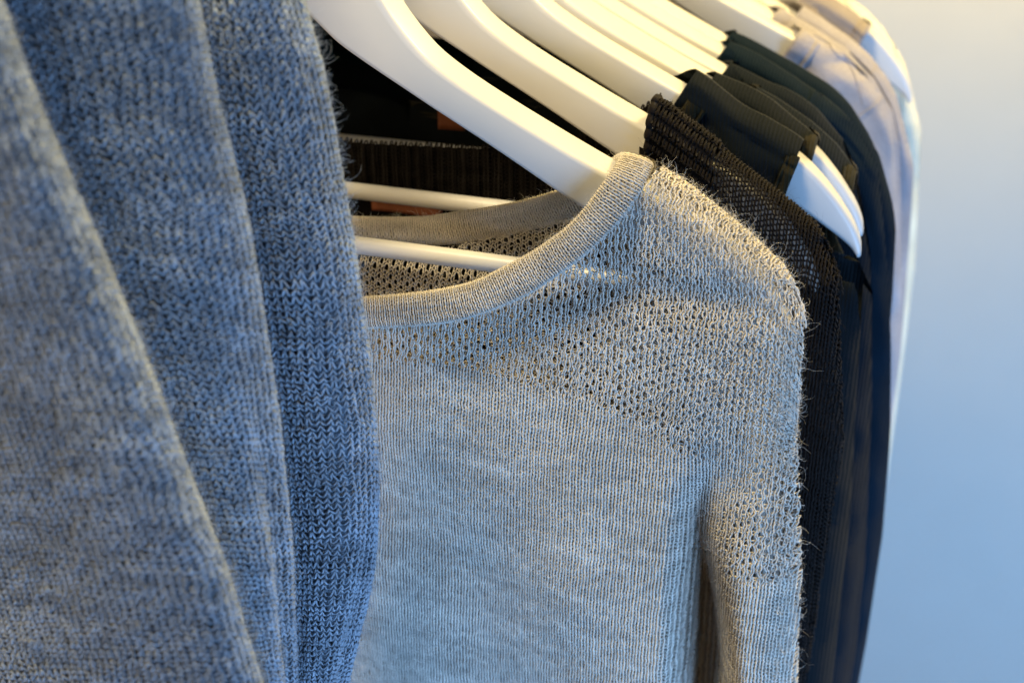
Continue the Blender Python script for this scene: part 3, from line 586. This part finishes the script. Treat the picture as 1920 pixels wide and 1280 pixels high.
# tank A
rbA = px(.10, (1497, 300), (1470, 370))+cm((19.2, -.5), (20.2, -2.2))+px(.11, (1612, 520), (1612, 650), (1600, 800), (1590, 1000), (1560, 1280))
tankA, _ = top(.104, 'tank_top', 'black sleeveless top whose strap end leaves the foremost bare hanger tip uncovered', 'top', DG, M_DARK[1],
    cm((14.9, 5.3), (13.6, 3.2), (11.5, 1.0), (8, -1.2), (4, -2.2), (.2, -2.5)), cm((14.9, 5.3), (13.2, 4.6), (10, 4.0), (5, 3.2), (.2, 2.9)), rbA, -.03, fold1, armhole=rbA[:4], bmat=M_OLIVE_SHEEN, lift=.008, seam=True)
rbB = px(.126, (1530, 265), (1520, 305))+cm((19.4, -.5), (20.2, -2.5), (22.6, -4.5), (23.3, -9), (23.8, -16), (24.0, -26))
top(.126, 'tank_top', 'black sleeveless top with folded neck edge just behind the foremost tank strap', 'top', DG, M_DARK[1],
    cm((15.4, 5.2), (14.2, 3.6), (11.5, 1.2), (8, -.2), (4, -1), (.2, -1.2)), cm((15.4, 5.2), (13.2, 4.2), (10, 3.4), (5, 2.6), (.2, 2.3)), rbB, -.03, fold1, armhole=rbB[:4], bmat=M_OLIVE_SHEEN, lift=.007, seam=True)
rbC = px(.17, (1612, 292), (1603, 350))+cm((21.4, -1.6), (22.0, -3), (23.4, -5), (24.0, -12), (24.6, -20), (24.8, -28))
top(.1475, 'tank_top', 'dark wide-necked top whose cut sleeve edge ends above the second bare hanger tip', 'top', DG, M_DARK[0],
    cm((17.0, 4.4), (16.0, 3.2), (13.5, 1.4), (8, -.6), (4, -1.4), (.2, -1.6)), cm((17.0, 4.4), (14.2, 3.6), (10, 3.0), (5, 2.2), (.2, 2)), rbC, -.03, fold1, armhole=rbC[:4], bmat=M_OLIVE_SHEEN, lift=.002, seam=True)
rbC2 = cm((21.0, 2.3), (21.6, 1), (22.2, -1), (23, -4), (24.0, -12), (24.8, -22), (25, -28))
top(.1685, 'black_top', 'plain dark top squeezed between the wide-necked top and the long-sleeved one', 'top', DG, M_DARK[0],
    cm((15.4, 5.0), (14.2, 3.4), (11.5, 1.4), (8, .4), (4, -.4), (.2, -.6)), cm((15.4, 5.0), (13.2, 4.2), (10, 3.6), (5, 2.8), (.2, 2.5)), rbC2, None, fold1)
rbD = px(.205, (1600, 232), (1645, 310), (1657, 420), (1668, 560), (1671, 650), (1670, 800), (1667, 850), (1655, 1000), (1640, 1100), (1625, 1200), (1610, 1280))
smD = px(.195, (1527, 170), (1500, 222))+cm((17.6, -2))
top(.195, 'black_top', 'long-sleeved black top with a shoulder seam, in front of the mauve tops', 'top', DG, M_DARK[2],
    cm((14.8, 5.3), (13.6, 3.6), (11, 1.6), (8, .6), (4, 0), (.2, -.2)), cm((14.8, 5.3), (13, 4.6), (10, 4), (5, 3.2), (.2, 3)), rbD, None, [(.007, 130, 1.2, .02, .25), (.003, 260, 0, .03, .2)], bulge=.02, edge=.02, seams=[(smD, .004, 1)], seam=True)
rbE = cm((21.2, 2.2), (22.4, .6), (23.2, -1.2), (23.9, -4.0), (24.2, -8), (24.6, -16), (24.8, -28))
top(.2135, 'black_top', 'last black top before the gap and the mauve tops, mostly hidden', 'top', DG, M_DARK[2],
    cm((14.6, 5.4), (13.4, 3.8), (11, 2), (8, 1), (4, .4), (.2, .2)), cm((14.6, 5.4), (13, 4.8), (10, 4.2), (5, 3.6), (.2, 3.4)), rbE, None, fold1)
# mauve tops
rbL1 = px(.29, (1581, 117), (1628, 152), (1651, 180), (1668, 223), (1675, 270), (1690, 500), (1690, 650))+[(.252, -.3)]
foldL = [(.006, 150, .2, .0, .2), (.003, 320, 1., .02, .2)]
smL = px(.28, (1652, 193), (1595, 230))
top(.284, 'mauve_top', 'mauve-grey jersey top with wide neck band, foremost of the pale tops', 'top', LG, M_LAV[0],
    px(.28, (1500, 66), (1445, 135), (1390, 170), (1300, 200))+cm((6, .2), (.2, 0)), px(.30, (1500, 66))+cm((15, 3.2), (10, 2.6), (5, 2.2), (.2, 2)), rbL1, None, foldL, bulge=.018, edge=.018, bind=.013,
    seams=[(smL, .0022, 1), (px(.28, (1523, 60), (1560, 105), (1600, 150), (1617, 205)), .002, 1), (px(.28, (1575, 170), (1550, 192)), .0018, 1)])
rbL1b = cm((19.8, 3.2), (21.4, 1.7), (22.6, -.1), (23.2, -2), (24.3, -9), (25, -18))
top(.301, 'mauve_top', 'mauve-grey top tucked between the two larger mauve tops, only its neck showing', 'top', LG, M_LAV[1],
    cm((15.9, 5.0), (14.6, 3.6), (11, 2.4), (6, 1.6), (.2, 1.4)), cm((15.9, 5.0), (13, 4.2), (10, 3.8), (5, 3.2), (.2, 3)), rbL1b, None, foldL, bulge=.012, edge=.018, bind=.012)
rbL2 = px(.335, (1649, 112), (1675, 140), (1696, 200), (1708, 246), (1715, 300), (1705, 450), (1690, 650), (1678, 740))+[(.252, -.3)]
top(.325, 'mauve_top', 'lilac-grey top with a folded cuff edge, second of the large mauve tops', 'top', LG, M_LAV[1],
    px(.325, (1500, 38), (1470, 70))+cm((13, 2.6), (8, 2), (.2, 1.6)), cm((16.4, 4.6), (13, 4.2), (10, 3.8), (5, 3.2), (.2, 3)), rbL2, None, foldL, bulge=.02, edge=.022, bind=.012,
    seams=[(px(.325, (1648, 112), (1632, 152)), .0025, 1)])
rbL3 = px(.352, (1630, 55), (1612, 84))+cm((19.8, 0), (20.5, -2), (23.5, -5), (24.5, -14), (25, -24))
top(.352, 'tank_top', 'taupe sleeveless top with topstitched strap beside the bare blue-lit hanger tip', 'top', LG, M_LAV[2],
    px(.352, (1506, 9), (1490, 40))+cm((12, 3), (7, 2), (.2, 1.6)), cm((16.4, 4.6), (13, 4.2), (10, 3.8), (5, 3.2), (.2, 3)), rbL3, -.03, foldL, bind=.010, armhole=rbL3[:4], lift=.010, seam=True)
rbK = px(.41, (1700, 40), (1730, 75), (1735, 95), (1731, 130), (1728, 250), (1715, 500), (1690, 700))+[(.252, -.3)]
top(.402, 'cream_cardigan', 'cream garment with loose layered shoulder at the far end of the rail by the wall', 'cardigan', None, M_CREAM,
    cm((15.5, 5.4), (14, 4.6), (10, 4.0), (5, 3.6), (.2, 3.4)), cm((15.5, 5.4), (13, 4.9), (10, 4.6), (5, 4.2), (.2, 4)), rbK, None, [(.006, 160, 0, -.03, .1), (.004, 300, 1., -.03, .2)], bulge=.02, edge=.02, bind=.02,
    seams=[(cm((17.5, 4.6), (19.5, 2.6), (20.5, 0), (21, -4)), .012, 1), (cm((20, 3.3), (21.6, 1.5), (22.6, -1), (23, -4)), .010, 1)])

M_LABEL = plain_mat('copper_brown_leather', (.17, .055, .025), .5)
def neck_label(parent, Y, x0, x1, z0, z1, tilt=.0):
    xs = np.linspace(x0, x1, 10); zs = np.linspace(z0, z1, 6); X, Z = np.meshgrid(xs, zs); c = (z1-z0)*.5
    F = np.stack([X, Y-.0012+.001*np.sin((X-x0)*120)+tilt*(Z-z0), Z], -1); Bk = F+np.array((0, .0009, 0)); n = F.shape[0]*F.shape[1]
    V = np.r_[F.reshape(-1, 3), Bk.reshape(-1, 3)]; Q = np.r_[grid_quads(6, 10), grid_quads(6, 10)[:, ::-1]+n]
    rim = np.r_[np.arange(10), np.arange(1, 6)*10+9, 50+np.arange(8, -1, -1), np.arange(4, 0, -1)*10]
    Q = np.r_[Q, [(a, a+n, b+n, b) for a, b in zip(rim, np.roll(rim, -1))]]
    o = mesh_obj('neck_label', V-np.array(parent.location), Q, M_LABEL, parent); o['label'] = 'copper-brown leather label'
neck_label(blk, .0830, .004, .040, -.0085, -.0010)
p1 = at(822, 200, .118); p2 = at(872, 246, .118)
neck_label(tankA, .118, p1[0], p2[0], p2[2], p1[2]+.004)
